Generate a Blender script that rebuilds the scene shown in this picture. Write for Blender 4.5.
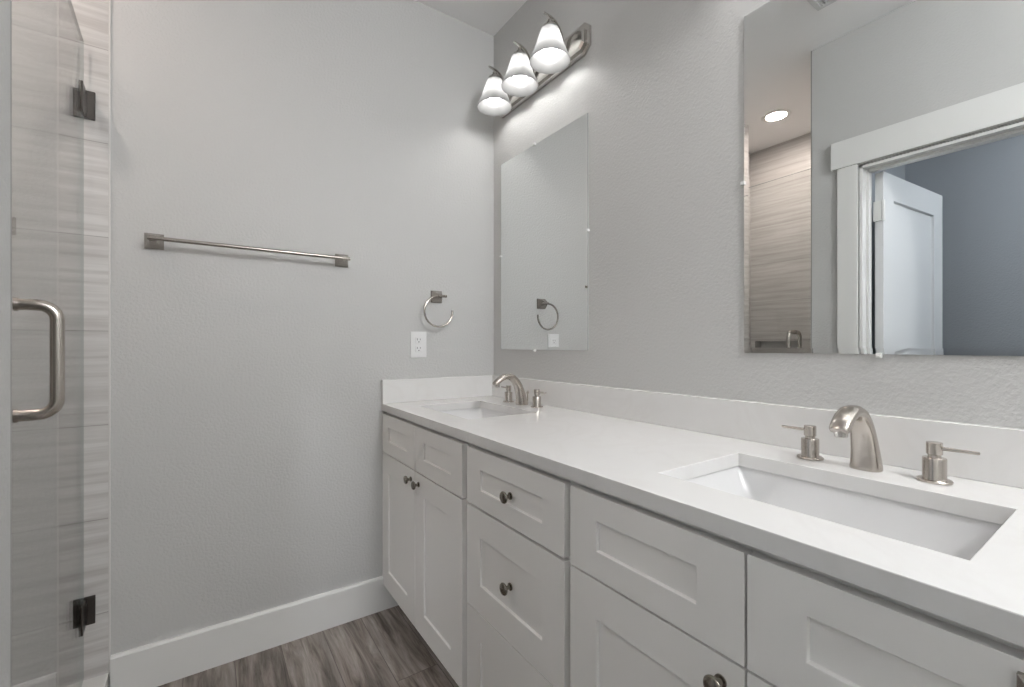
import bpy, bmesh, math, random
from math import pi, sin, cos, radians
from mathutils import Vector, Matrix

for o in list(bpy.data.objects):
    bpy.data.objects.remove(o, do_unlink=True)
S = bpy.context.scene
COL = S.collection
random.seed(4)

# ------------------------------------------------------------------ camera
cam_d = bpy.data.cameras.new('camera')
cam_d.sensor_width = 36.0
cam_d.lens = 36.0 * 448.0 / 1024.0
cam_d.shift_y = 2.0 / 1024.0
cam_d.clip_start = 0.02
cam = bpy.data.objects.new('camera', cam_d)
COL.objects.link(cam)
cam.location = (-1.2175, -1.949, 1.158)
cam.rotation_euler = (radians(90), 0, -math.atan2(.5640, .8258))
S.camera = cam

# ------------------------------------------------------------------ world, exposure
S.view_settings.view_transform = 'Standard'
S.view_settings.look = 'None'
S.view_settings.exposure = 0.2
S.view_settings.gamma = 1.0
S.view_settings.use_curve_mapping = False
w = bpy.data.worlds.new('world')
S.world = w
w.use_nodes = True
w.node_tree.nodes['Background'].inputs[0].default_value = (.9, .95, 1, 1)
w.node_tree.nodes['Background'].inputs[1].default_value = 0.1

BULB = 32.0         # radiance of the vanity bulbs
SHOWER_LAMP = 205.0   # shower downlight lens
ROOM_FILL = 100.0    # added fill globe, unseen behind the camera
HALL_FILL = 500.0     # added unseen fill for the room beyond the door

# ------------------------------------------------------------------ materials
def new_mat(name):
    m = bpy.data.materials.new(name)
    m.use_nodes = True
    nt = m.node_tree
    return m, nt, nt.nodes['Principled BSDF']

def rgb(c):
    return (c[0], c[1], c[2], 1)

def plain(name, col, rough=.5, metal=0., spec=None, bump=None, coat=0.):
    m, nt, b = new_mat(name)
    b.inputs['Base Color'].default_value = rgb(col)
    b.inputs['Roughness'].default_value = rough
    b.inputs['Metallic'].default_value = metal
    if spec is not None:
        b.inputs['Specular IOR Level'].default_value = spec
    if coat:
        b.inputs['Coat Weight'].default_value = coat
        b.inputs['Coat Roughness'].default_value = .05
    if bump:
        scale, strength, dist = bump
        tc = nt.nodes.new('ShaderNodeTexCoord')
        n = nt.nodes.new('ShaderNodeTexNoise')
        n.inputs['Scale'].default_value = scale
        n.inputs['Detail'].default_value = 3
        n.inputs['Roughness'].default_value = .55
        bp = nt.nodes.new('ShaderNodeBump')
        bp.inputs['Strength'].default_value = strength
        bp.inputs['Distance'].default_value = dist
        nt.links.new(tc.outputs['Object'], n.inputs['Vector'])
        nt.links.new(n.outputs['Fac'], bp.inputs['Height'])
        nt.links.new(bp.outputs['Normal'], b.inputs['Normal'])
    return m

def brushed(name, col, rough, scale=(6, 6, 400)):
    m, nt, b = new_mat(name)
    b.inputs['Metallic'].default_value = 1
    tc = nt.nodes.new('ShaderNodeTexCoord')
    mp = nt.nodes.new('ShaderNodeMapping')
    mp.inputs['Scale'].default_value = scale
    n = nt.nodes.new('ShaderNodeTexNoise')
    n.inputs['Scale'].default_value = 3
    n.inputs['Detail'].default_value = 2
    r = nt.nodes.new('ShaderNodeMapRange')
    r.inputs['To Min'].default_value = rough * .92
    r.inputs['To Max'].default_value = rough * 1.1
    mix = nt.nodes.new('ShaderNodeMix'); mix.data_type = 'RGBA'
    mix.inputs['A'].default_value = rgb([c * .97 for c in col])
    mix.inputs['B'].default_value = rgb([min(1, c * 1.03) for c in col])
    L = nt.links.new
    L(tc.outputs['Object'], mp.inputs['Vector']); L(mp.outputs['Vector'], n.inputs['Vector'])
    L(n.outputs['Fac'], r.inputs['Value']); L(r.outputs['Result'], b.inputs['Roughness'])
    L(n.outputs['Fac'], mix.inputs['Factor']); L(mix.outputs['Result'], b.inputs['Base Color'])
    return m

def emit(name, col, strength):
    m = bpy.data.materials.new(name); m.use_nodes = True
    nt = m.node_tree; nt.nodes.clear()
    e = nt.nodes.new('ShaderNodeEmission'); o = nt.nodes.new('ShaderNodeOutputMaterial')
    e.inputs[0].default_value = rgb(col); e.inputs[1].default_value = strength
    nt.links.new(e.outputs[0], o.inputs[0])
    return m

def tile_mat(name, ax, off_h, off_v, width=.609, height=.3045):
    """long rectangular stone-look tile; ax = horizontal world axis index"""
    m, nt, b = new_mat(name)
    L = nt.links.new
    tc = nt.nodes.new('ShaderNodeTexCoord')
    sp = nt.nodes.new('ShaderNodeSeparateXYZ')
    cb = nt.nodes.new('ShaderNodeCombineXYZ')
    L(tc.outputs['Object'], sp.inputs[0])
    ah = nt.nodes.new('ShaderNodeMath'); ah.operation = 'ADD'; ah.inputs[1].default_value = off_h
    av = nt.nodes.new('ShaderNodeMath'); av.operation = 'ADD'; av.inputs[1].default_value = off_v
    L(sp.outputs[ax], ah.inputs[0]); L(sp.outputs[2], av.inputs[0])
    L(ah.outputs[0], cb.inputs[0]); L(av.outputs[0], cb.inputs[1])
    br = nt.nodes.new('ShaderNodeTexBrick')
    br.offset = 0.0
    br.inputs['Scale'].default_value = 1
    br.inputs['Brick Width'].default_value = width
    br.inputs['Row Height'].default_value = height
    br.inputs['Mortar Size'].default_value = .0013
    br.inputs['Mortar Smooth'].default_value = .2
    br.inputs['Bias'].default_value = 0
    br.inputs['Color1'].default_value = (.95, .95, .95, 1)
    br.inputs['Color2'].default_value = (1.05, 1.05, 1.05, 1)
    br.inputs['Mortar'].default_value = (.62, .61, .6, 1)
    L(cb.outputs[0], br.inputs['Vector'])
    mp = nt.nodes.new('ShaderNodeMapping'); mp.inputs['Scale'].default_value = (1.6, 34, 1)
    mp.inputs['Rotation'].default_value = (0, 0, .025)
    L(cb.outputs[0], mp.inputs['Vector'])
    n = nt.nodes.new('ShaderNodeTexNoise'); n.inputs['Scale'].default_value = 1.3
    n.inputs['Detail'].default_value = 6; n.inputs['Roughness'].default_value = .62
    n.inputs['Distortion'].default_value = .4
    L(mp.outputs[0], n.inputs['Vector'])
    cr = nt.nodes.new('ShaderNodeValToRGB')
    cr.color_ramp.elements[0].position = .25; cr.color_ramp.elements[0].color = (.43, .41, .395, 1)
    cr.color_ramp.elements[1].position = .62; cr.color_ramp.elements[1].color = (.63, .62, .605, 1)
    L(n.outputs['Fac'], cr.inputs['Fac'])
    mx = nt.nodes.new('ShaderNodeMix'); mx.data_type = 'RGBA'; mx.blend_type = 'MULTIPLY'
    mx.inputs['Factor'].default_value = 1
    L(cr.outputs['Color'], mx.inputs['A']); L(br.outputs['Color'], mx.inputs['B'])
    L(mx.outputs['Result'], b.inputs['Base Color'])
    b.inputs['Roughness'].default_value = .38
    bp = nt.nodes.new('ShaderNodeBump'); bp.inputs['Strength'].default_value = .35; bp.inputs['Distance'].default_value = .001
    iv = nt.nodes.new('ShaderNodeMath'); iv.operation = 'SUBTRACT'; iv.inputs[0].default_value = 1
    L(br.outputs['Fac'], iv.inputs[1]); L(iv.outputs[0], bp.inputs['Height']); L(bp.outputs['Normal'], b.inputs['Normal'])
    return m

def floor_mat():
    m, nt, b = new_mat('wood_plank_floor')
    L = nt.links.new
    N = nt.nodes.new
    tc = N('ShaderNodeTexCoord'); sp = N('ShaderNodeSeparateXYZ'); cb = N('ShaderNodeCombineXYZ')
    L(tc.outputs['Object'], sp.inputs[0])
    L(sp.outputs[1], cb.inputs[0]); 
    ad = N('ShaderNodeMath'); ad.operation = 'ADD'; ad.inputs[1].default_value = .067
    L(sp.outputs[0], ad.inputs[0]); L(ad.outputs[0], cb.inputs[1])
    br = N('ShaderNodeTexBrick'); br.offset = .37; br.offset_frequency = 2
    br.inputs['Scale'].default_value = 1; br.inputs['Brick Width'].default_value = 1.22
    br.inputs['Row Height'].default_value = .152; br.inputs['Mortar Size'].default_value = .0009
    br.inputs['Mortar Smooth'].default_value = .3
    br.inputs['Color1'].default_value = (0, 0, 0, 1); br.inputs['Color2'].default_value = (1, 1, 1, 1)
    br.inputs['Mortar'].default_value = (0, 0, 0, 1)
    L(cb.outputs[0], br.inputs['Vector'])
    # per-plank shift of the grain
    sh = N('ShaderNodeVectorMath'); sh.operation = 'SCALE'; sh.inputs['Scale'].default_value = 7.3
    L(br.outputs['Color'], sh.inputs[0])
    av = N('ShaderNodeVectorMath'); av.operation = 'ADD'
    L(cb.outputs[0], av.inputs[0]); L(sh.outputs[0], av.inputs[1])
    mp = N('ShaderNodeMapping'); mp.inputs['Scale'].default_value = (3.0, 30, 1); L(av.outputs[0], mp.inputs['Vector'])
    n = N('ShaderNodeTexNoise'); n.inputs['Scale'].default_value = 1; n.inputs['Detail'].default_value = 8
    n.inputs['Roughness'].default_value = .68; n.inputs['Distortion'].default_value = .55
    L(mp.outputs[0], n.inputs['Vector'])
    cr = N('ShaderNodeValToRGB')
    e = cr.color_ramp.elements
    e[0].position = .33; e[0].color = (.045, .033, .026, 1)
    e[1].position = .72; e[1].color = (.33, .30, .275, 1)
    k = cr.color_ramp.elements.new(.5); k.color = (.175, .150, .132, 1)
    L(n.outputs['Fac'], cr.inputs['Fac'])
    # broad worn patches
    n2 = N('ShaderNodeTexNoise'); n2.inputs['Scale'].default_value = 5; n2.inputs['Detail'].default_value = 3
    mp2 = N('ShaderNodeMapping'); mp2.inputs['Scale'].default_value = (.5, 1.6, 1); L(av.outputs[0], mp2.inputs['Vector'])
    L(mp2.outputs[0], n2.inputs['Vector'])
    mr = N('ShaderNodeMapRange'); mr.inputs['From Min'].default_value = .3; mr.inputs['From Max'].default_value = .7
    mr.inputs['To Min'].default_value = .62; mr.inputs['To Max'].default_value = 1.35
    L(n2.outputs['Fac'], mr.inputs['Value'])
    pl = N('ShaderNodeMapRange'); pl.inputs['To Min'].default_value = .62; pl.inputs['To Max'].default_value = 1.45
    L(br.outputs['Color'], pl.inputs['Value'])
    mu = N('ShaderNodeMath'); mu.operation = 'MULTIPLY'; L(mr.outputs[0], mu.inputs[0]); L(pl.outputs[0], mu.inputs[1])
    hs = N('ShaderNodeHueSaturation'); L(cr.outputs['Color'], hs.inputs['Color']); L(mu.outputs[0], hs.inputs['Value'])
    mo = N('ShaderNodeMix'); mo.data_type = 'RGBA'; L(br.outputs['Fac'], mo.inputs['Factor'])
    L(hs.outputs['Color'], mo.inputs['A']); mo.inputs['B'].default_value = (.05, .04, .035, 1)
    L(mo.outputs['Result'], b.inputs['Base Color'])
    b.inputs['Roughness'].default_value = .42
    bp = N('ShaderNodeBump'); bp.inputs['Strength'].default_value = .25; bp.inputs['Distance'].default_value = .001
    L(n.outputs['Fac'], bp.inputs['Height']); L(bp.outputs['Normal'], b.inputs['Normal'])
    return m

def quartz_mat():
    m, nt, b = new_mat('white_quartz')
    L = nt.links.new; N = nt.nodes.new
    tc = N('ShaderNodeTexCoord'); n = N('ShaderNodeTexNoise'); n.inputs['Scale'].default_value = 3
    n.inputs['Detail'].default_value = 6; n.inputs['Distortion'].default_value = 2
    L(tc.outputs['Object'], n.inputs['Vector'])
    cr = N('ShaderNodeValToRGB')
    cr.color_ramp.elements[0].position = .46; cr.color_ramp.elements[0].color = (.75, .745, .735, 1)
    cr.color_ramp.elements[1].position = .52; cr.color_ramp.elements[1].color = (.735, .728, .716, 1)
    k = cr.color_ramp.elements.new(.58); k.color = (.75, .745, .735, 1)
    L(n.outputs['Fac'], cr.inputs['Fac']); L(cr.outputs['Color'], b.inputs['Base Color'])
    b.inputs['Roughness'].default_value = .19
    return m

def glass_mat():
    """thin pane: Schlick reflection, the same on both faces, over clear transmission"""
    m = bpy.data.materials.new('clear_glass'); m.use_nodes = True
    nt = m.node_tree; nt.nodes.clear(); N = nt.nodes.new; L = nt.links.new
    o = N('ShaderNodeOutputMaterial'); mx = N('ShaderNodeMixShader'); t = N('ShaderNodeBsdfTransparent')
    g = N('ShaderNodeBsdfGlossy'); geo = N('ShaderNodeNewGeometry')
    t.inputs[0].default_value = (.985, .992, .988, 1)
    g.inputs['Roughness'].default_value = .0
    d = N('ShaderNodeVectorMath'); d.operation = 'DOT_PRODUCT'
    L(geo.outputs['Normal'], d.inputs[0]); L(geo.outputs['Incoming'], d.inputs[1])
    a = N('ShaderNodeMath'); a.operation = 'ABSOLUTE'; L(d.outputs['Value'], a.inputs[0])
    c = N('ShaderNodeMath'); c.operation = 'SUBTRACT'; c.inputs[0].default_value = 1; L(a.outputs[0], c.inputs[1])
    p = N('ShaderNodeMath'); p.operation = 'POWER'; p.inputs[1].default_value = 5; L(c.outputs[0], p.inputs[0])
    q = N('ShaderNodeMath'); q.operation = 'MULTIPLY_ADD'; q.inputs[1].default_value = .96; q.inputs[2].default_value = .04; L(p.outputs[0], q.inputs[0])
    L(q.outputs[0], mx.inputs[0]); L(t.outputs[0], mx.inputs[1]); L(g.outputs[0], mx.inputs[2])
    L(mx.outputs[0], o.inputs[0])
    return m

def shade_mat():
    m = bpy.data.materials.new('frosted_white_glass'); m.use_nodes = True
    nt = m.node_tree; nt.nodes.clear(); N = nt.nodes.new; L = nt.links.new
    o = N('ShaderNodeOutputMaterial'); mx = N('ShaderNodeMixShader'); d = N('ShaderNodeBsdfDiffuse')
    t = N('ShaderNodeBsdfTranslucent'); g = N('ShaderNodeBsdfGlossy'); m2 = N('ShaderNodeMixShader')
    d.inputs[0].default_value = (.25, .25, .25, 1); t.inputs[0].default_value = (.64, .64, .64, 1)
    g.inputs['Roughness'].default_value = .15
    mx.inputs[0].default_value = .5
    L(d.outputs[0], mx.inputs[1]); L(t.outputs[0], mx.inputs[2])
    m2.inputs[0].default_value = .06
    L(mx.outputs[0], m2.inputs[1]); L(g.outputs[0], m2.inputs[2]); L(m2.outputs[0], o.inputs[0])
    return m

WALL = plain('grey_wall_paint', (.54, .54, .532), .5, bump=(110, .5, .004))
WALLB = plain('blue_grey_wall_paint', (.40, .42, .445), .6, bump=(110, .5, .004))
CEIL = plain('ceiling_paint', (.86, .86, .86), .8, bump=(60, .25, .003))
TRIM = plain('white_trim_paint', (.76, .76, .745), .35)
CAB = plain('white_cabinet_paint', (.85, .84, .82), .38)
CABIN = plain('cabinet_inside', (.30, .28, .26), .6)
DOORP = plain('white_door_paint', (.72, .73, .74), .4)
PORC = plain('white_porcelain', (.70, .70, .70), .2)
QUARTZ = quartz_mat()
NICKEL = brushed('brushed_nickel', (.52, .48, .44), .26)
NICKELS = brushed('satin_nickel_accessory', (.37, .34, .31), .24, (60, 60, 60))
KNOB = brushed('dark_nickel_knob', (.27, .245, .21), .25, (60, 60, 60))
CHROME = plain('polished_nickel', (.58, .56, .53), .14, 1)
DARKM = plain('dark_hinge_metal', (.10, .092, .085), .28, 1)
BLACK = plain('black_seal', (.01, .01, .01), .5)
MIRROR = plain('mirror_silver', (.86, .875, .87), .0, 1)
MEDGE = plain('mirror_edge', (.72, .75, .74), .1, .6)
CLIP = plain('clear_plastic_clip', (.75, .75, .74), .15)
PLAST = plain('white_plastic', (.78, .78, .78), .3)
SLOT = plain('outlet_slot_dark', (.03, .03, .03), .6)
GLASS = glass_mat()
GEDGE = plain('glass_edge', (.34, .38, .37), .15)
SHADE = shade_mat()
BULBM = emit('lit_bulb', (1, .985, .96), BULB)
LENS_SH = emit('shower_lamp_lens', (1, .86, .78), SHOWER_LAMP)
FILL_RM = emit('room_fill_globe', (.985, .99, 1), ROOM_FILL)
FILL_HL = emit('hall_fill_lens', (.90, .95, 1), HALL_FILL)
TILE_X = tile_mat('stone_tile_back', 0, 1.479, .013)
TILE_Y = tile_mat('stone_tile_side', 1, .0, .013)
FLOOR = floor_mat()
PAN = plain('shower_pan_white', (.62, .61, .59), .3)
CURB = plain('white_marble_curb', (.74, .73, .71), .2)
EDGE = plain('tile_edge_trim', (.66, .65, .63), .35)
EDGED = plain('jamb_edge_grey', (.30, .30, .29), .4)
VENT = plain('vent_plastic', (.62, .63, .63), .4)

# ------------------------------------------------------------------ helpers
def finish(name, bm, mat, parent=None, smooth=False, bevel=0., seg=2, angle=30):
    bmesh.ops.recalc_face_normals(bm, faces=bm.faces)
    me = bpy.data.meshes.new(name)
    bm.to_mesh(me); bm.free()
    mats = mat if isinstance(mat, (list, tuple)) else [mat]
    for m in mats:
        me.materials.append(m)
    if smooth:
        for p in me.polygons:
            p.use_smooth = True
        me.set_sharp_from_angle(angle=radians(angle))
    o = bpy.data.objects.new(name, me)
    COL.objects.link(o)
    if bevel:
        md = o.modifiers.new('bevel', 'BEVEL')
        md.width = bevel; md.segments = seg; md.limit_method = 'ANGLE'; md.angle_limit = radians(35)
        md.harden_normals = False
    if parent:
        o.parent = parent
    return o

def box(bm, x0, x1, y0, y1, z0, z1, mi=0):
    v = [bm.verts.new((x, y, z)) for x in (x0, x1) for y in (y0, y1) for z in (z0, z1)]
    fs = []
    for a in ((0, 1, 3, 2), (4, 6, 7, 5), (0, 4, 5, 1), (2, 3, 7, 6), (0, 2, 6, 4), (1, 5, 7, 3)):
        f = bm.faces.new([v[i] for i in a]); f.material_index = mi; fs.append(f)
    return v

def boxes(*bs):
    bm = bmesh.new()
    for b in bs:
        box(bm, *b)
    return bm

def ring_loft(bm, rings, cap=True, mi=0, closed=True):
    vs = [[bm.verts.new(p) for p in r] for r in rings]
    n = len(vs[0])
    for a, b in zip(vs[:-1], vs[1:]):
        for i in range(n if closed else n - 1):
            f = bm.faces.new((a[i], a[(i + 1) % n], b[(i + 1) % n], b[i])); f.material_index = mi
    if cap:
        for r in (vs[0], vs[-1]):
            f = bm.faces.new(r); f.material_index = mi
    return vs

def lathe(bm, prof, c=(0, 0, 0), axis='z', n=32, cap=True, mi=0):
    """prof: list of (radius, distance along axis)"""
    rings = []
    for r, h in prof:
        ring = []
        for i in range(n):
            a = 2 * pi * i / n
            u, v = r * cos(a), r * sin(a)
            p = {'z': (u, v, h), 'x': (h, u, v), 'y': (u, h, v)}[axis]
            ring.append((c[0] + p[0], c[1] + p[1], c[2] + p[2]))
        rings.append(ring)
    ring_loft(bm, rings, cap, mi)

def tube(bm, pts, r, n=14, cap=True, mi=0):
    pts = [Vector(p) for p in pts]
    rs = r if isinstance(r, (list, tuple)) else [r] * len(pts)
    t0 = (pts[1] - pts[0]).normalized()
    up = Vector((0, 0, 1)) if abs(t0.z) < .9 else Vector((0, 1, 0))
    u = t0.cross(up).normalized()
    rings = []
    for i, p in enumerate(pts):
        t = (pts[min(i + 1, len(pts) - 1)] - pts[max(i - 1, 0)]).normalized()
        u = (u - t * u.dot(t)).normalized()
        v = t.cross(u)
        rings.append([p + (u * cos(2 * pi * k / n) + v * sin(2 * pi * k / n)) * rs[i] for k in range(n)])
    ring_loft(bm, rings, cap, mi)

def thing(name, label, cat, loc=(0, 0, 0), rotz=0, group=None):
    o = bpy.data.objects.new(name, None)
    o.empty_display_size = .05
    COL.objects.link(o)
    o.location = loc; o.rotation_euler = (0, 0, rotz)
    o['label'] = label; o['category'] = cat
    if group:
        o['group'] = group
    return o

def tag(o, label, cat, group=None):
    o['label'] = label; o['category'] = cat
    if group:
        o['group'] = group
    return o

def struct(name, bm, mat, parent=None, **k):
    o = finish(name, bm, mat, parent, **k)
    if not parent:
        o['kind'] = 'structure'
    return o

def copy_tree(o, parent=None):
    c = o.copy(); COL.objects.link(c)
    if parent:
        c.parent = parent
    for ch in list(o.children):
        copy_tree(ch, c)
    return c

# ------------------------------------------------------------------ room measures
H = 2.743            # ceiling
XW = -1.4845          # face of the wall opposite the vanity
XW2 = XW - .114      # its far face
YS = -.870           # shower opening jamb
XF = -2.51           # far tiled wall of the shower
YB = -3.35           # wall behind the camera
XH = -2.63           # far wall of the room beyond the door
DY0, DY1 = -1.078, -1.800   # door opening
DZ = 2.055

# ------------------------------------------------------------------ shell
struct('floor', boxes((-2.75, .1, YB - .1, .1, -.05, 0)), FLOOR)
struct('ceiling', boxes((-2.75, .1, YB - .1, .1, H, H + .05)), CEIL)
struct('wall_right', boxes((0, .1, YB - .1, .1, 0, H)), WALL)
struct('wall_back', boxes((-2.75, 0, 0, .1, 0, H)), WALL)
struct('wall_front', boxes((XW2, 0, YB - .1, YB, 0, H)), WALL)
struct('wall_left', boxes((XW2, XW, DY0, YS, 0, H),
                          (XW2, XW, DY1, DY0, DZ, H),
                          (XW2, XW, YB, DY1, 0, H)), WALL)
# shower enclosure: tiled back slab, far wall with niche, side wall
struct('wall_shower_back', boxes((XF - .02, -1.4795, -.003, 0, .05, H)), TILE_X)
ny0, ny1, nz0, nz1 = -.36, -.04, .88, 1.193
struct('wall_shower_far', boxes((XF - .12, XF, YS, ny0, 0, H), (XF - .12, XF, ny1, -.003, 0, H),
                                (XF - .12, XF, ny0, ny1, 0, nz0), (XF - .12, XF, ny0, ny1, nz1, H),
                                (XF - .12, XF - .09, ny0, ny1, nz0, nz1)), TILE_Y)
struct('wall_shower_side', boxes((XF, XW2, YS, YS + .009, .05, H)), TILE_X)
struct('wall_partition', boxes((XH, XW2, -.965, YS, 0, H)), WALLB)
struct('wall_hall_far', boxes((XH - .1, XH, YB, -.85, 0, H)), WALLB)
struct('wall_hall_front', boxes((XH, XW2, YB - .1, YB, 0, H)), WALLB)
# slim trims on the tile edges
struct('trim_1', boxes((-1.4795, -1.4750, -.0045, 0, .0935, H)), EDGE)
struct('trim_2', boxes((XW2, XW, YS, YS + .006, .0935, H)), EDGED)
# shower pan + curb
struct('floor_shower', boxes((XF, XW2, YS + .009, -.003, 0, .045)), PAN)
struct('trim_3', boxes((XW2 - .005, XW + .006, YS + .006, -.003, 0, .0935)), CURB, bevel=.003)

# baseboards (with a thin eased top)
def baseboard(name, a, b, axis, face, sgn):
    bm = bmesh.new()
    t = .014
    pr = [(0, 0), (t, 0), (t, .138), (t - .004, .146), (0, .146)]
    r = []
    for q in (a, b):
        r.append([((q, face + sgn * d, z) if axis == 'x' else (face + sgn * d, q, z)) for d, z in pr])
    ring_loft(bm, r)
    return struct(name, bm, TRIM)
baseboard('baseboard_back', -1.4740, -.002, 'x', 0, -1)
baseboard('baseboard_left', YS - .002, -.990, 'y', XW, 1)
baseboard('baseboard_front', XW + .015, -.002, 'x', YB, 1)
baseboard('baseboard_right', YB + .015, -2.01, 'y', 0, -1)

# door casing: side boards, wider head board, jamb lining with stop
struct('trim_4', boxes((XW, XW + .018, DY0, -.992, 0, DZ + .005)), TRIM, bevel=.002)
struct('trim_5', boxes((XW, XW + .018, DY1 - .086, DY1, 0, DZ + .005)), TRIM, bevel=.002)
struct('trim_6', boxes((XW, XW + .024, DY1 - .112, -.966, DZ + .005, 2.198)), TRIM, bevel=.002)
struct('trim_7', boxes((XW2 - .004, XW + .004, DY0 - .018, DY0 - .004, 0, DZ - .004),
                       (XW2 - .004, XW + .004, DY1 + .004, DY1 + .018, 0, DZ - .004),
                       (XW2 - .004, XW + .004, DY1 + .004, DY0 - .004, DZ - .018, DZ - .004),
                       (XW2 + .040, XW - .040, DY0 - .030, DY0 - .018, 0, DZ - .018),
                       (XW2 + .040, XW - .040, DY1 + .018, DY1 + .030, 0, DZ - .018),
                       (XW2 + .040, XW - .040, DY1 + .030, DY0 - .030, DZ - .030, DZ - .018)), TRIM, bevel=.0015)

# ------------------------------------------------------------------ panels
def recessed_panel(bm, W, Hh, t, rects, rec=.009, slope=.0015, both=False):
    """board in local coords: width along +u(0..W), height 0..Hh, front at depth 0, back at t.
       rects: list of (u0,u1,v0,v1) recessed fields, all sharing the v-range order.
       returns function space (u, d, v) -> written as (u, d, v) coordinates"""
    us = sorted({0, W} | {r[0] for r in rects} | {r[1] for r in rects})
    vs = sorted({0, Hh} | {r[2] for r in rects} | {r[3] for r in rects})
    def inside(u0, u1, v0, v1):
        for r in rects:
            if u0 >= r[0] - 1e-6 and u1 <= r[1] + 1e-6 and v0 >= r[2] - 1e-6 and v1 <= r[3] + 1e-6:
                return True
        return False
    for depth, s in ((0, 1),) if not both else ((0, 1), (t, -1)):
        g = {}
        def V(u, d, v):
            k = (round(u, 6), round(d, 6), round(v, 6))
            if k not in g:
                g[k] = bm.verts.new((u, d, v))
            return g[k]
        for i in range(len(us) - 1):
            for j in range(len(vs) - 1):
                if not inside(us[i], us[i + 1], vs[j], vs[j + 1]):
                    bm.faces.new([V(us[i], depth, vs[j]), V(us[i + 1], depth, vs[j]), V(us[i + 1], depth, vs[j + 1]), V(us[i], depth, vs[j + 1])])
        for r in rects:
            o = [(r[0], r[2]), (r[1], r[2]), (r[1], r[3]), (r[0], r[3])]
            q = [(r[0] + slope, r[2] + slope), (r[1] - slope, r[2] + slope), (r[1] - slope, r[3] - slope), (r[0] + slope, r[3] - slope)]
            # outer ring may have extra grid verts on its edges; keep it simple
            for k in range(4):
                a, b2 = o[k], o[(k + 1) % 4]; c, d2 = q[(k + 1) % 4], q[k]
                bm.faces.new([V(a[0], depth, a[1]), V(b2[0], depth, b2[1]), V(c[0], depth + s * rec, c[1]), V(d2[0], depth + s * rec, d2[1])])
            bm.faces.new([V(p[0], depth + s * rec, p[1]) for p in q])
    # sides and back
    a = [(0, 0), (W, 0), (W, Hh), (0, Hh)]
    for k in range(4):
        p, q = a[k], a[(k + 1) % 4]
        bm.faces.new([bm.verts.new((p[0], 0, p[1])), bm.verts.new((q[0], 0, q[1])), bm.verts.new((q[0], t, q[1])), bm.verts.new((p[0], t, p[1]))])
    if not both:
        bm.faces.new([bm.verts.new((p[0], t, p[1])) for p in a])
    bmesh.ops.remove_doubles(bm, verts=bm.verts, dist=1e-5)

XC = -.577           # cabinet front faces
def front(name, y1, y0, z0, z1, stile, rb, rt, parent):
    """shaker front lying in plane x = XC, spanning y0<y1; parent-local coordinates"""
    bm = bmesh.new()
    W, Hh = y1 - y0, z1 - z0
    recessed_panel(bm, W, Hh, .02, [(stile, W - stile, rb, Hh - rt)], .0065, .0010)
    px, py, pz = parent.location
    for v in bm.verts:
        u, d, h = v.co
        v.co = (XC + d - px, y0 + u - py, z0 + h - pz)
    return finish(name, bm, CAB, parent, bevel=.0012, seg=2)

def knob(parent_part, parent_thing, y, z):
    bm = bmesh.new()
    lathe(bm, [(.0095, 0), (.0095, -.0025), (.006, -.004), (.0048, -.009), (.0055, -.014), (.012, -.0165), (.0150, -.019),
               (.0155, -.0215), (.0140, -.0242), (.009, -.0258), (.0001, -.0263)], (0, 0, 0), 'x', 28)
    k = finish('knob', bm, KNOB, parent_part, smooth=True, angle=50)
    px, py, pz = parent_thing.location
    k.location = (XC - px, y - py, z - pz)
    return k

def cabinet(label, ya, yb):
    """carcass from y=ya (larger) to yb"""
    t = thing('vanity_cabinet', label, 'cabinet', (-.29, (ya + yb) / 2, 0))
    px, py, pz = t.location
    bm = bmesh.new()
    xb, xf = -.003, XC + .0205
    T = .018
    L = lambda x0, x1, y0, y1, z0, z1: box(bm, x0 - px, x1 - px, y0 - py, y1 - py, z0, z1)
    L(xf + .019, xb, ya - T, ya, .105, .8690)
    L(xf + .019, xb, yb, yb + T, .105, .8690)
    L(xf + .019, xb, yb + T, ya - T, .105, .105 + T)
    L(xb - .006, xb, yb + T, ya - T, .105 + T, .8690)
    finish('carcass', bm, CAB, t)
    bm = bmesh.new()
    L = lambda x0, x1, y0, y1, z0, z1: box(bm, x0 - px, x1 - px, y0 - py, y1 - py, z0, z1)
    s = .038
    L(xf, xf + .019, ya - s, ya, .105, .8690); L(xf, xf + .019, yb, yb + s, .105, .8690)
    L(xf, xf + .019, yb + s, ya - s, .8310, .8690); L(xf, xf + .019, yb + s, ya - s, .105, .143)
    L(xf, xf + .019, yb + s, ya - s, .673, .711)
    finish('face_frame', bm, CAB, t)
    bm = bmesh.new()
    L = lambda x0, x1, y0, y1, z0, z1: box(bm, x0 - px, x1 - px, y0 - py, y1 - py, z0, z1)
    L(-.500, -.485, yb, ya, 0, .105)
    finish('toe_kick', bm, CAB, t)
    return t

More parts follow.
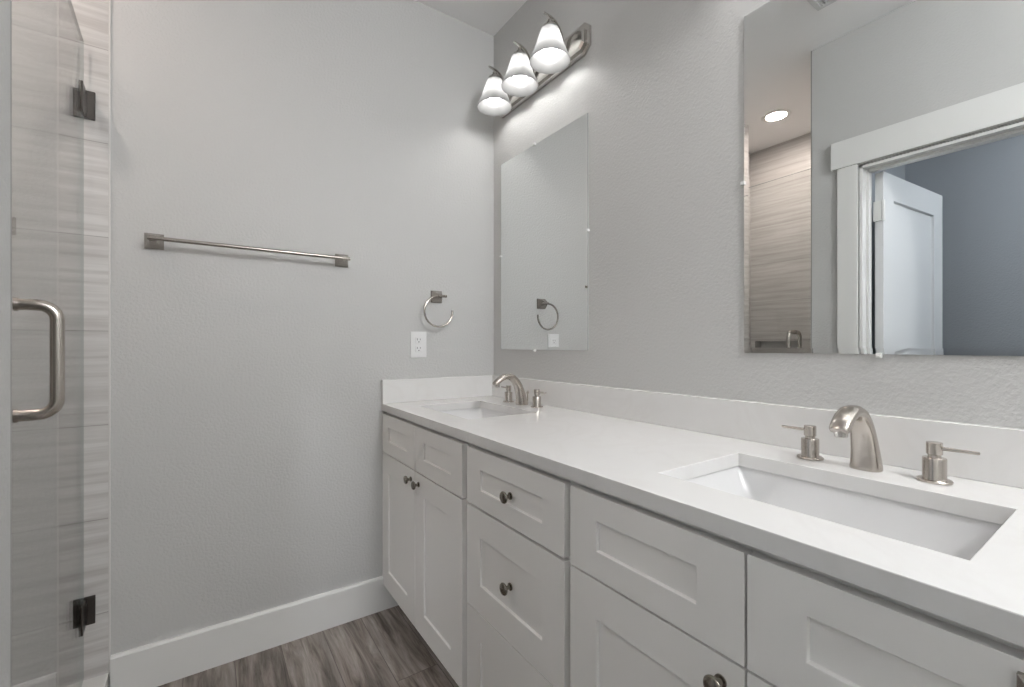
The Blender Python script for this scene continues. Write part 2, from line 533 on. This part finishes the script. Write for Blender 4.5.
Z0, Z1, Z2, Z3 = .112, .690, .6945, .8590
def sink_base(label, ya, yb, edges, kn):
    t = cabinet(label, ya, yb)
    a, m1, m2, b = edges
    front('false_front', a, m1, Z2, Z3, .077, .054, .0510, t)
    front('false_front', m2, b, Z2, Z3, .077, .054, .0510, t)
    d1 = front('door', a, m1, Z0, Z1, .078, .080, .077, t)
    d2 = front('door', m2, b, Z0, Z1, .078, .080, .077, t)
    knob(d1, t, kn[0], .653); knob(d2, t, kn[1], .651)
    return t
sink_base('white sink cabinet with two shaker doors, standing in the corner against the towel-bar wall', -.001, -.7545,
          (-.0015, -.3705, -.3740, -.7430), (-.3340, -.4080))
t = cabinet('white three-drawer shaker cabinet standing between the two sink cabinets', -.7560, -1.2215)
for z0, z1, rb, rt, kz in ((.6965, .8590, .051, .0535, .7745), (.3985, .6885, .078, .078, .5435), (.112, .3945, .078, .077, .253)):
    d = front('drawer', -.7735, -1.2110, z0, z1, .0775, rb, rt, t)
    knob(d, t, -1.004, kz)
sc2 = sink_base('white sink cabinet under the nearest sink, its top front panel cut by the photo edge', -1.2230, -1.9780,
          (-1.2313, -1.6046, -1.6090, -1.9700), (-1.5690, -1.6450))

# countertop with two rectangular cut-outs, backsplash and side splash
CT, CB = .9035, .8725
YE = -1.990
cuts = [(-.1610, -.5930), (-1.3740, -1.8160)]
CX0, CX1 = -.4700, -.1740
ct = thing('vanity_countertop', 'long white quartz countertop with two sink cut-outs on the vanity cabinets', 'countertop', (0, 0, CB))
bm = bmesh.new()
ys = [-.001, cuts[0][0], cuts[0][1], cuts[1][0], cuts[1][1], YE]
xs = [-.581, CX0, CX1, -.001]
def is_hole(i, j):
    return i == 1 and j in (1, 3)
g = {}
def V(x, y, z):
    k = (x, y, z)
    if k not in g:
        g[k] = bm.verts.new((x, y, z - CB))
    return g[k]
for z in (CT, CB):
    for i in range(3):
        for j in range(5):
            if not is_hole(i, j):
                bm.faces.new([V(xs[i], ys[j], z), V(xs[i + 1], ys[j], z), V(xs[i + 1], ys[j + 1], z), V(xs[i], ys[j + 1], z)])
def wallq(x0, y0, x1, y1):
    bm.faces.new([V(x0, y0, CB), V(x1, y1, CB), V(x1, y1, CT), V(x0, y0, CT)])
for i in range(3):
    wallq(xs[i], ys[0], xs[i + 1], ys[0]); wallq(xs[i], ys[5], xs[i + 1], ys[5])
for j in range(5):
    wallq(xs[0], ys[j], xs[0], ys[j + 1]); wallq(xs[3], ys[j], xs[3], ys[j + 1])
for a, b in ((1, 2), (3, 4)):
    wallq(CX0, ys[a], CX1, ys[a]); wallq(CX0, ys[b], CX1, ys[b])
    wallq(CX0, ys[a], CX0, ys[b]); wallq(CX1, ys[a], CX1, ys[b])
finish('slab', bm, QUARTZ, ct, bevel=.0015)
finish('backsplash', boxes((-.020, -.0005, YE, -.0005, CT - CB, 1.0075 - CB)), QUARTZ, ct, bevel=.0015)
finish('side_splash', boxes((-.582, -.0205, -.020, -.0005, CT - CB, 1.0075 - CB)), QUARTZ, ct, bevel=.0015)

# undermount rectangular basins
def basin(label, ya, yb):
    yc = (ya + yb) / 2; xc = (CX0 + CX1) / 2
    t = thing('bathroom_sink', label, 'sink', (xc, yc, .735))
    hw, hl = (CX1 - CX0) / 2, (ya - yb) / 2
    def rr(sx, sy, z, rad):
        pts = []
        for cx, cy, a0 in ((sx - rad, sy - rad, 0), (-sx + rad, sy - rad, 90), (-sx + rad, -sy + rad, 180), (sx - rad, -sy + rad, 270)):
            for k in range(7):
                a = radians(a0 + 15 * k)
                pts.append((cx + rad * cos(a), cy + rad * sin(a), z - .735))
        return pts
    bm = bmesh.new()
    rings = [rr(hw + .022, hl + .022, CB - .0005, .03), rr(hw + .004, hl + .004, CB - .0005, .006), rr(hw + .003, hl + .003, CB - .006, .008),
             rr(hw - .010, hl - .030, CB - .060, .022), rr(hw - .024, hl - .066, CB - .108, .032), rr(hw - .040, hl - .088, CB - .120, .04), rr(hw * .3, hl * .25, CB - .126, .03), rr(.024, .024, CB - .128, .0239)]
    outer = [rr(.026, .026, CB - .136, .0259), rr(hw - .03, hl - .07, CB - .134, .04), rr(hw - .008, hl - .05, CB - .108, .04),
             rr(hw + .012, hl + .010, CB - .020, .03), rr(hw + .022, hl + .022, CB - .014, .03)]
    ring_loft(bm, rings + outer + [rings[0]], cap=False)
    bmesh.ops.remove_doubles(bm, verts=bm.verts, dist=1e-6)
    finish('bowl', bm, PORC, t, smooth=True, angle=32)
    bm = bmesh.new()
    lathe(bm, [(.0001, -.010), (.0235, -.010), (.0235, .001), (.021, .0025), (.012, .003), (.011, .005), (.0001, .0055)], (0, 0, CB - .128 - .735), 'z', 28)
    finish('drain', bm, CHROME, t, smooth=True)
    return t
basin('white rectangular undermount sink in the far end of the countertop by the corner', *cuts[0])
basin('large white rectangular undermount sink in the near end of the countertop, at the right', *cuts[1])

# ------------------------------------------------------------------ faucets (spout and two valves, one widespread set)
def spout_mesh():
    bm = bmesh.new()
    # path in the x-z plane, (x, z, half width in y, half thickness)
    P = [(.004, 0, .0270, .0245), (.004, .004, .0270, .0245), (.003, .016, .0258, .0225), (-.001, .038, .0238, .0198), (-.007, .060, .0222, .0180),
         (-.015, .081, .0208, .0164), (-.027, .100, .0198, .0152), (-.043, .1160, .0190, .0140), (-.062, .1235, .0184, .0128),
         (-.083, .1230, .0180, .0120), (-.103, .1155, .0178, .0115), (-.119, .1045, .0174, .0110), (-.130, .0945, .0168, .0102), (-.1330, .0915, .0150, .0080)]
    n = 28
    rings = []
    for i, (x, z, a, b) in enumerate(P):
        p0 = P[max(i - 1, 0)]; p1 = P[min(i + 1, len(P) - 1)]
        t = Vector((p1[0] - p0[0], 0, p1[1] - p0[1]))
        if i < 2:
            t = Vector((0, 0, 1))
        t.normalize()
        nn = Vector((t.z, 0, -t.x))
        ring = []
        for k in range(n):
            an = 2 * pi * k / n
            ca, sa = cos(an), sin(an)
            # slightly squarish ellipse
            ex = .80
            u = math.copysign(abs(ca) ** ex, ca) * b; v = math.copysign(abs(sa) ** ex, sa) * a
            ring.append(Vector((x, 0, z)) + nn * u + Vector((0, v, 0)))
        rings.append(ring)
    ring_loft(bm, rings)
    return bm

def make_faucet(label):
    t = thing('bathroom_faucet', label, 'faucet', (-.098, -1.598, CT + .0006))
    finish('spout', spout_mesh(), NICKEL, t, smooth=True, angle=60)
    bm = bmesh.new()
    lathe(bm, [(.0001, .080), (.0100, .080), (.0110, .082), (.0110, .100), (.0001, .100)], (-.1215, 0, 0), 'z', 24)
    finish('aerator', bm, CHROME, t, smooth=True)
    bm = bmesh.new()
    lathe(bm, [(.0025, 0), (.0025, .044), (.0058, .046), (.0065, .051), (.005, .056), (.0001, .0575)], (.036, 0, 0), 'z', 16)
    finish('lift_rod', bm, NICKEL, t, smooth=True)
    for s in (1, -1):
        bm = bmesh.new()
        y = s * .1045; x = .006
        lathe(bm, [(.0001, 0), (.0255, 0), (.0260, .0025), (.0248, .0045), (.0180, .0050), (.0174, .007), (.0174, .0435), (.0168, .0445),
                   (.0100, .045), (.0096, .050), (.0116, .0510), (.0119, .0525), (.0119, .0725), (.0112, .0732), (.0001, .0734)], (x, y, 0), 'z', 32)
        h = finish('valve_body', bm, NICKEL, t, smooth=True, angle=35)
        bm = bmesh.new()
        tube(bm, [(x, y + s * .009, .0630), (x, y + s * .030, .0630), (x, y + s * .0590, .0630), (x, y + s * .0600, .0630)], [.0036, .0033, .0030, .0020], 14)
        finish('lever', bm, NICKEL, h, smooth=True)
    return t
f2 = make_faucet('brushed nickel faucet with two lever handles behind the nearest sink')
f1 = copy_tree(f2)
f1.location = (-.098, -.378, CT + .0006)
f1['label'] = 'brushed nickel faucet with two lever handles behind the far sink in the corner'

# ------------------------------------------------------------------ mirrors
def make_mirror(label, yc):
    t = thing('wall_mirror', label, 'mirror', (0, yc, 1.139))
    hw, hh = .3045, .916
    bv, x_in, x_out, x_b = .013, -.0060, -.0052, -.001
    bm = bmesh.new()
    A = [(-hw, 0), (hw, 0), (hw, hh), (-hw, hh)]
    B = [(-hw + bv, bv), (hw - bv, bv), (hw - bv, hh - bv), (-hw + bv, hh - bv)]
    va = [bm.verts.new((x_out, a[0], a[1])) for a in A]
    vb = [bm.verts.new((x_in, a[0], a[1])) for a in B]
    vc = [bm.verts.new((x_b, a[0], a[1])) for a in A]
    bm.faces.new(vb)
    for k in range(4):
        bm.faces.new((va[k], va[(k + 1) % 4], vb[(k + 1) % 4], vb[k]))
        f = bm.faces.new((va[k], vc[k], vc[(k + 1) % 4], va[(k + 1) % 4])); f.material_index = 1
    f = bm.faces.new(vc[::-1]); f.material_index = 1
    finish('mirror_glass', bm, [MIRROR, MEDGE], t)
    for y, z in ((.03, hh), (.03, 0), (-hw, .462), (hw, .462)):
        bm = bmesh.new()
        if z in (0, hh):
            s = 1 if z else -1
            box(bm, -.011, 0, y - .005, y + .005, z - (.003 if s > 0 else .008), z + (.008 if s > 0 else .003))
            box(bm, -.0135, -.010, y - .003, y + .003, z + s * .004 - .002, z + s * .004 + .002)
        else:
            s = 1 if y > 0 else -1
            box(bm, -.011, 0, y - (.003 if s > 0 else .008), y + (.008 if s > 0 else .003), z - .005, z + .005)
            box(bm, -.0135, -.010, y + s * .004 - .002, y + s * .004 + .002, z - .003, z + .003)
        finish('clip', bm, CLIP, t, bevel=.001)
    return t
m1 = make_mirror('frameless rectangular wall mirror nearest the corner, reflecting the towel ring', -.384)
m1.rotation_euler = (0, 0, .003)
m2 = copy_tree(m1); m2.location = (0, -1.601, 1.139); m2.rotation_euler = (0, 0, 0)
for ch in m2.children:
    if ch.data.vertices and max(v.co.z for v in ch.data.vertices) < .05:
        ch.location.y = -.023
m2['label'] = 'frameless wall mirror over the nearest sink, reflecting the white door and shower'

# ------------------------------------------------------------------ vanity lights
def make_light(label):
    t = thing('vanity_light', label, 'light', (0, -.384, 2.345))
    def oct_(hy, hz, cy, cz, x):
        return [(x, hy, -hz + cz), (x, hy, hz - cz), (x, hy - cy, hz), (x, -hy + cy, hz), (x, -hy, hz - cz), (x, -hy, -hz + cz), (x, -hy + cy, -hz), (x, hy - cy, -hz)]
    bm = bmesh.new()
    ring_loft(bm, [oct_(.322, .062, .030, .026, -.0005), oct_(.322, .062, .030, .026, -.010), oct_(.314, .055, .026, .022, -.015)])
    finish('back_plate', bm, CHROME, t)
    bm = bmesh.new()
    ring_loft(bm, [oct_(.306, .044, .020, .018, -.015), oct_(.306, .044, .020, .018, -.024), oct_(.297, .034, .016, .014, -.029)])
    finish('face_plate', bm, CHROME, t)
    # side step lines of the face plate
    for y in (.203, 0, -.203):
        # ribbon arm over the shade
        bm = bmesh.new()
        P = [(-.028, -.020), (-.038, -.004), (-.045, .022), (-.052, .046), (-.064, .068), (-.083, .086), (-.108, .097), (-.140, .102)]
        Q = []
        for i in range(len(P) - 1):
            for k in range(3):
                f = k / 3
                Q.append((P[i][0] * (1 - f) + P[i + 1][0] * f, P[i][1] * (1 - f) + P[i + 1][1] * f))
        Q.append(P[-1])
        rings = []
        for i, (x, z) in enumerate(Q):
            a, b = Q[max(i - 1, 0)], Q[min(i + 1, len(Q) - 1)]
            tv = Vector((b[0] - a[0], 0, b[1] - a[1])).normalized(); nn = Vector((tv.z, 0, -tv.x))
            wd = .0085 if i < len(Q) - 4 else .0085 - .0014 * (i - len(Q) + 5)
            th = .0026
            c = Vector((x, y, z))
            rings.append([c + nn * th + Vector((0, wd, 0)), c + nn * th - Vector((0, wd, 0)), c - nn * th - Vector((0, wd, 0)), c - nn * th + Vector((0, wd, 0))])
        ring_loft(bm, rings)
        finish('arm', bm, CHROME, t, smooth=True, angle=40)
        # socket cup
        bm = bmesh.new()
        lathe(bm, [(.0001, .086), (.010, .084), (.012, .072), (.017, .066), (.028, .060), (.034, .046), (.0352, .040), (.0322, .040), (.028, .050), (.0001, .052)], (-.108, y, 0), 'z', 28)
        finish('socket', bm, CHROME, t, smooth=True, angle=40)
        # bell shade: outer and inner skin
        bm = bmesh.new()
        prof = [(.0345, .048), (.0385, .038), (.0440, .020), (.0510, -.002), (.0600, -.028), (.0690, -.050), (.0760, -.065), (.0795, -.0755), (.0790, -.0785), (.0765, -.0760), (.0730, -.065),
                (.0660, -.050), (.0572, -.028), (.0484, -.002), (.0415, .020), (.0358, .038), (.0320, .048)]
        lathe(bm, prof, (-.108, y, 0), 'z', 40, cap=False)
        sh = finish('shade', bm, SHADE, t, smooth=True, angle=60)
        bm = bmesh.new()
        lathe(bm, [(.0001, .026), (.0125, .025), (.0130, .010), (.0190, .004), (.0265, -.012), (.0295, -.027), (.0265, -.043), (.0170, -.054), (.0001, -.058)], (-.108, y, 0), 'z', 16)
        finish('bulb', bm, BULBM, sh, smooth=True, angle=80)
    return t
v1 = make_light('three-shade nickel vanity light with lit frosted bell shades above the corner mirror')
v2 = copy_tree(v1); v2.location = (0, -1.601, 2.345)
v2['label'] = 'three-shade nickel vanity light above the mirror over the nearest sink'

# ------------------------------------------------------------------ recessed downlights, added fill lights + vent
def downlight(label, x, y, lens, tint=TRIM):
    t = thing('recessed_downlight', label, 'light', (x, y, H))
    bm = bmesh.new()
    lathe(bm, [(.062, -.0005), (.088, -.0005), (.090, -.003), (.086, -.006), (.066, -.008), (.062, -.004)], (0, 0, 0), 'z', 40, cap=False)
    finish('trim_ring', bm, TRIM, t, smooth=True)
    bm = bmesh.new()
    lathe(bm, [(.0001, -.0030), (.0622, -.0030), (.0622, -.0006), (.0001, -.0006)], (0, 0, 0), 'z', 32)
    finish('lens', bm, lens, t)
    return t
downlight('round recessed ceiling light glowing in the shower, seen in the near mirror', -2.04, -.426, LENS_SH)
t = thing('fill_globe', 'added unseen white fill globe under the bathroom ceiling behind the viewer', 'light', (-.45, -3.0, H))  # fill source added to lift the ceiling and upper walls
bm = bmesh.new()
lathe(bm, [(.0001, -.0005), (.075, -.0005), (.075, -.012), (.060, -.026), (.030, -.034), (.028, -.090), (.050, -.096), (.050, -.108), (.0001, -.108)], (0, 0, 0), 'z', 32)
finish('fill_mount', bm, CHROME, t, smooth=True, angle=40)
bm = bmesh.new()
lathe(bm, [(.0001, -.108)] + [(.130 * sin(radians(a)), -.226 + .130 * cos(radians(a))) for a in range(24, 180, 12)] + [(.0001, -.356)], (0, 0, 0), 'z', 32)
finish('globe', bm, FILL_RM, t, smooth=True, angle=60)
downlight('added unseen round fill light in the ceiling of the blue-grey room beyond the door', -2.10, -2.3, FILL_HL)  # added out of view to light the hall walls and door leaf

t = thing('ceiling_vent', 'square pale exhaust vent in the ceiling, seen at the top of the near mirror', 'vent', (-1.02, -1.17, H))
bm = bmesh.new()
h = .15
for a in ((-h, h, -h, -h + .022), (-h, h, h - .022, h), (-h, -h + .022, -h + .022, h - .022), (h - .022, h, -h + .022, h - .022)):
    box(bm, a[0], a[1], a[2], a[3], -.014, -.0005)
finish('vent_frame', bm, VENT, t, bevel=.002)
bm = bmesh.new()
for k in range(15):
    yy = -h + .026 + k * .0185
    box(bm, -h + .022, h - .022, yy, yy + .009, -.011, -.003)
finish('grille', bm, VENT, t)

# ------------------------------------------------------------------ accessories on the back wall
def square_post(bm, x, z, y_tip, s=.026, tip=.009):
    """square flange against wall y=0 tapering to a small square tip"""
    def sq(h, y, dz=0):
        return [(x - h, y, z - h + dz), (x + h, y, z - h + dz), (x + h, y, z + h + dz), (x - h, y, z + h + dz)]
    ring_loft(bm, [sq(s, -.0005), sq(s, -.006), sq(s * .93, -.009), sq(s * .62, -.030), sq(tip, y_tip, 0)])

t = thing('towel_bar', 'long brushed nickel towel bar on the grey wall', 'towel bar', (-1.055, 0, 1.512))
for i, x in enumerate((-.308, .305)):
    bm = bmesh.new(); square_post(bm, x, 0, -.058, .0262, .010)
    finish('post', bm, NICKELS, t, bevel=.0008)
bm = bmesh.new()
tube(bm, [(-.322, -.0625, 0), (0, -.0625, 0), (.324, -.0625, 0)], .0072, 16)
finish('bar', bm, NICKELS, t, smooth=True)

t = thing('towel_ring', 'open round nickel towel ring hanging on the grey wall above the outlet', 'towel ring', (-.321, 0, 1.387))
bm = bmesh.new(); square_post(bm, 0, 0, -.046, .028, .010)
finish('post', bm, NICKELS, t, bevel=.0008)
bm = bmesh.new()
R_, cx, cz = .0700, -.010, -.0720
pts = [(.030, -.051, .0), (.010, -.051, .0)]
for k in range(0, 47):
    a = radians(88 + k * 6.05)
    pts.append((cx + R_ * cos(a), -.051, cz + R_ * sin(a)))
tube(bm, pts[2:], .0048, 12)
finish('ring', bm, NICKELS, t, smooth=True)
bm = bmesh.new(); tube(bm, [(-.012, -.051, 0), (.010, -.051, 0), (.030, -.051, 0)], .0062, 12)
finish('pin', bm, NICKELS, t, smooth=True)

# outlet
t = thing('wall_outlet', 'white double electrical outlet plate on the grey wall below the towel ring', 'outlet', (-.410, 0, 1.162))
finish('cover_plate', boxes((-.039, .039, -.006, -.0005, -.0600, .0600)), PLAST, t, bevel=.003, seg=3)
for s in (1, -1):
    bm = bmesh.new()
    box(bm, -.0165, .0165, -.0082, -.005, s * .0195 - .0145, s * .0195 + .0145)
    r = finish('receptacle', bm, PLAST, t, bevel=.002)
    bm = bmesh.new()
    zc = s * .0195
    box(bm, -.0080, -.0060, -.0086, -.007, zc - .000, zc + .009)
    box(bm, .0060, .0080, -.0086, -.007, zc + .001, zc + .008)
    lathe(bm, [(.0026, -.0086), (.0026, -.007)], (0, 0, zc - .007), 'y', 12)
    finish('slots', bm, SLOT, r)
bm = bmesh.new(); lathe(bm, [(.0028, -.0075), (.0028, -.005)], (0, 0, 0), 'y', 12)
finish('screw', bm, PLAST, t)

# square holder on the near cabinet front, cut by the photo edge
t = thing('paper_holder', 'small square metal holder on the nearest cabinet front, at the right edge of the photo', 'holder', (XC, -1.893, .823))
bm = bmesh.new()
def sqx(h, x):
    return [(x, -h, -h), (x, h, -h), (x, h, h), (x, -h, h)]
ring_loft(bm, [sqx(.0250, -.0005), sqx(.0250, -.007), sqx(.0200, -.011), sqx(.0095, -.020)])
finish('post', bm, NICKELS, t, bevel=.0008)

# ------------------------------------------------------------------ glass shower door
GZ0, GZ1 = .105, 2.118
ang = radians(2.4)
t = thing('shower_door', 'frameless clear glass shower door standing slightly ajar at the left', 'shower door', (-1.541, -.003, 0), ang)
bm = bmesh.new()
y0, y1 = -.856, -.014
v = box(bm, -.004, .004, y0, y1, GZ0, GZ1)
bm.faces.ensure_lookup_table()
for f in bm.faces:
    f.normal_update()
    if abs(f.normal.x) < .5:
        f.material_index = 1
finish('glass_panel', bm, [GLASS, GEDGE], t)
for z in (1.925, .312):
    bm = bmesh.new()
    # wall leaf, pivot barrel, clamp leaves on both faces of the glass
    box(bm, -.030, .030, -.0070, -.0003, -.045, .045)
    box(bm, -.0095, .0095, -.0230, -.0070, -.030, .030)
    hg = finish('hinge', bm, DARKM, t, bevel=.0015)
    hg.location = (0, 0, z)
    bm = bmesh.new()
    box(bm, .0042, .0090, -.072, -.020, -.045, .045)
    box(bm, -.0090, -.0042, -.072, -.020, -.045, .045)
    c = finish('clamp_plate', bm, DARKM, hg, bevel=.0015)
# back to back D handle
bm = bmesh.new()
yh = -.768
for s in (1, -1):
    pts = []
    zt, zb = 1.2330, 1.0300
    xo = .0600
    r = .026
    pts.append((s * .0045, yh, zt)); pts.append((s * (xo - r), yh, zt))
    for k in range(1, 7):
        a = radians(90 - 15 * k)
        pts.append((s * (xo - r + r * cos(a)), yh, zt - r + r * sin(a)))
    pts.append((s * xo, yh, (zt + zb) / 2))
    for k in range(0, 7):
        a = radians(-15 * k)
        pts.append((s * (xo - r + r * cos(a)), yh, zb + r + r * sin(a)))
    pts.append((s * .0045, yh, zb))
    tube(bm, pts, .0105, 18)
    for z in (zt, zb):
        lathe(bm, [(.0125, s * .0045), (.0125, s * .0095)], (0, yh, z), 'x', 20)
finish('handle', bm, NICKEL, t, smooth=True, angle=40)

# ------------------------------------------------------------------ door to the next room (white, one recessed panel)
dl = bpy.data.objects.new('door_1', None); COL.objects.link(dl)
dl['kind'] = 'structure'
dl.location = (XW2 + .012, DY0 - .036, .012)
dl.rotation_euler = (0, 0, math.atan2(-.062, -.75))
bm = bmesh.new()
recessed_panel(bm, .745, 2.015, .035, [(.115, .63, 1.02, 1.885), (.115, .63, .23, .90)], .012, .004, both=True)
finish('door_leaf', bm, DOORP, dl, bevel=.0015)
for z in (.20, 1.0, 1.82):
    bm = bmesh.new()
    box(bm, -.010, .002, -.004, .030, z - .05, z + .05)
    lathe(bm, [(.007, z - .05), (.007, z + .05)], (-.006, .038, 0), 'z', 14)
    finish('door_hinge', bm, TRIM, dl)

# ------------------------------------------------------------------ groups of repeats
for o in list(COL.objects):
    if o.parent is None and 'category' in o:
        g = {'bathroom_faucet': 'faucets on the vanity countertop', 'bathroom_sink': 'sinks in the vanity countertop', 'wall_mirror': 'mirrors above the vanity',
             'vanity_light': 'vanity lights above the mirrors', 'vanity_cabinet': 'white cabinets under the countertop', 'recessed_downlight': 'recessed ceiling lights'}.get(o.name.split('.')[0])
        if g:
            o['group'] = g
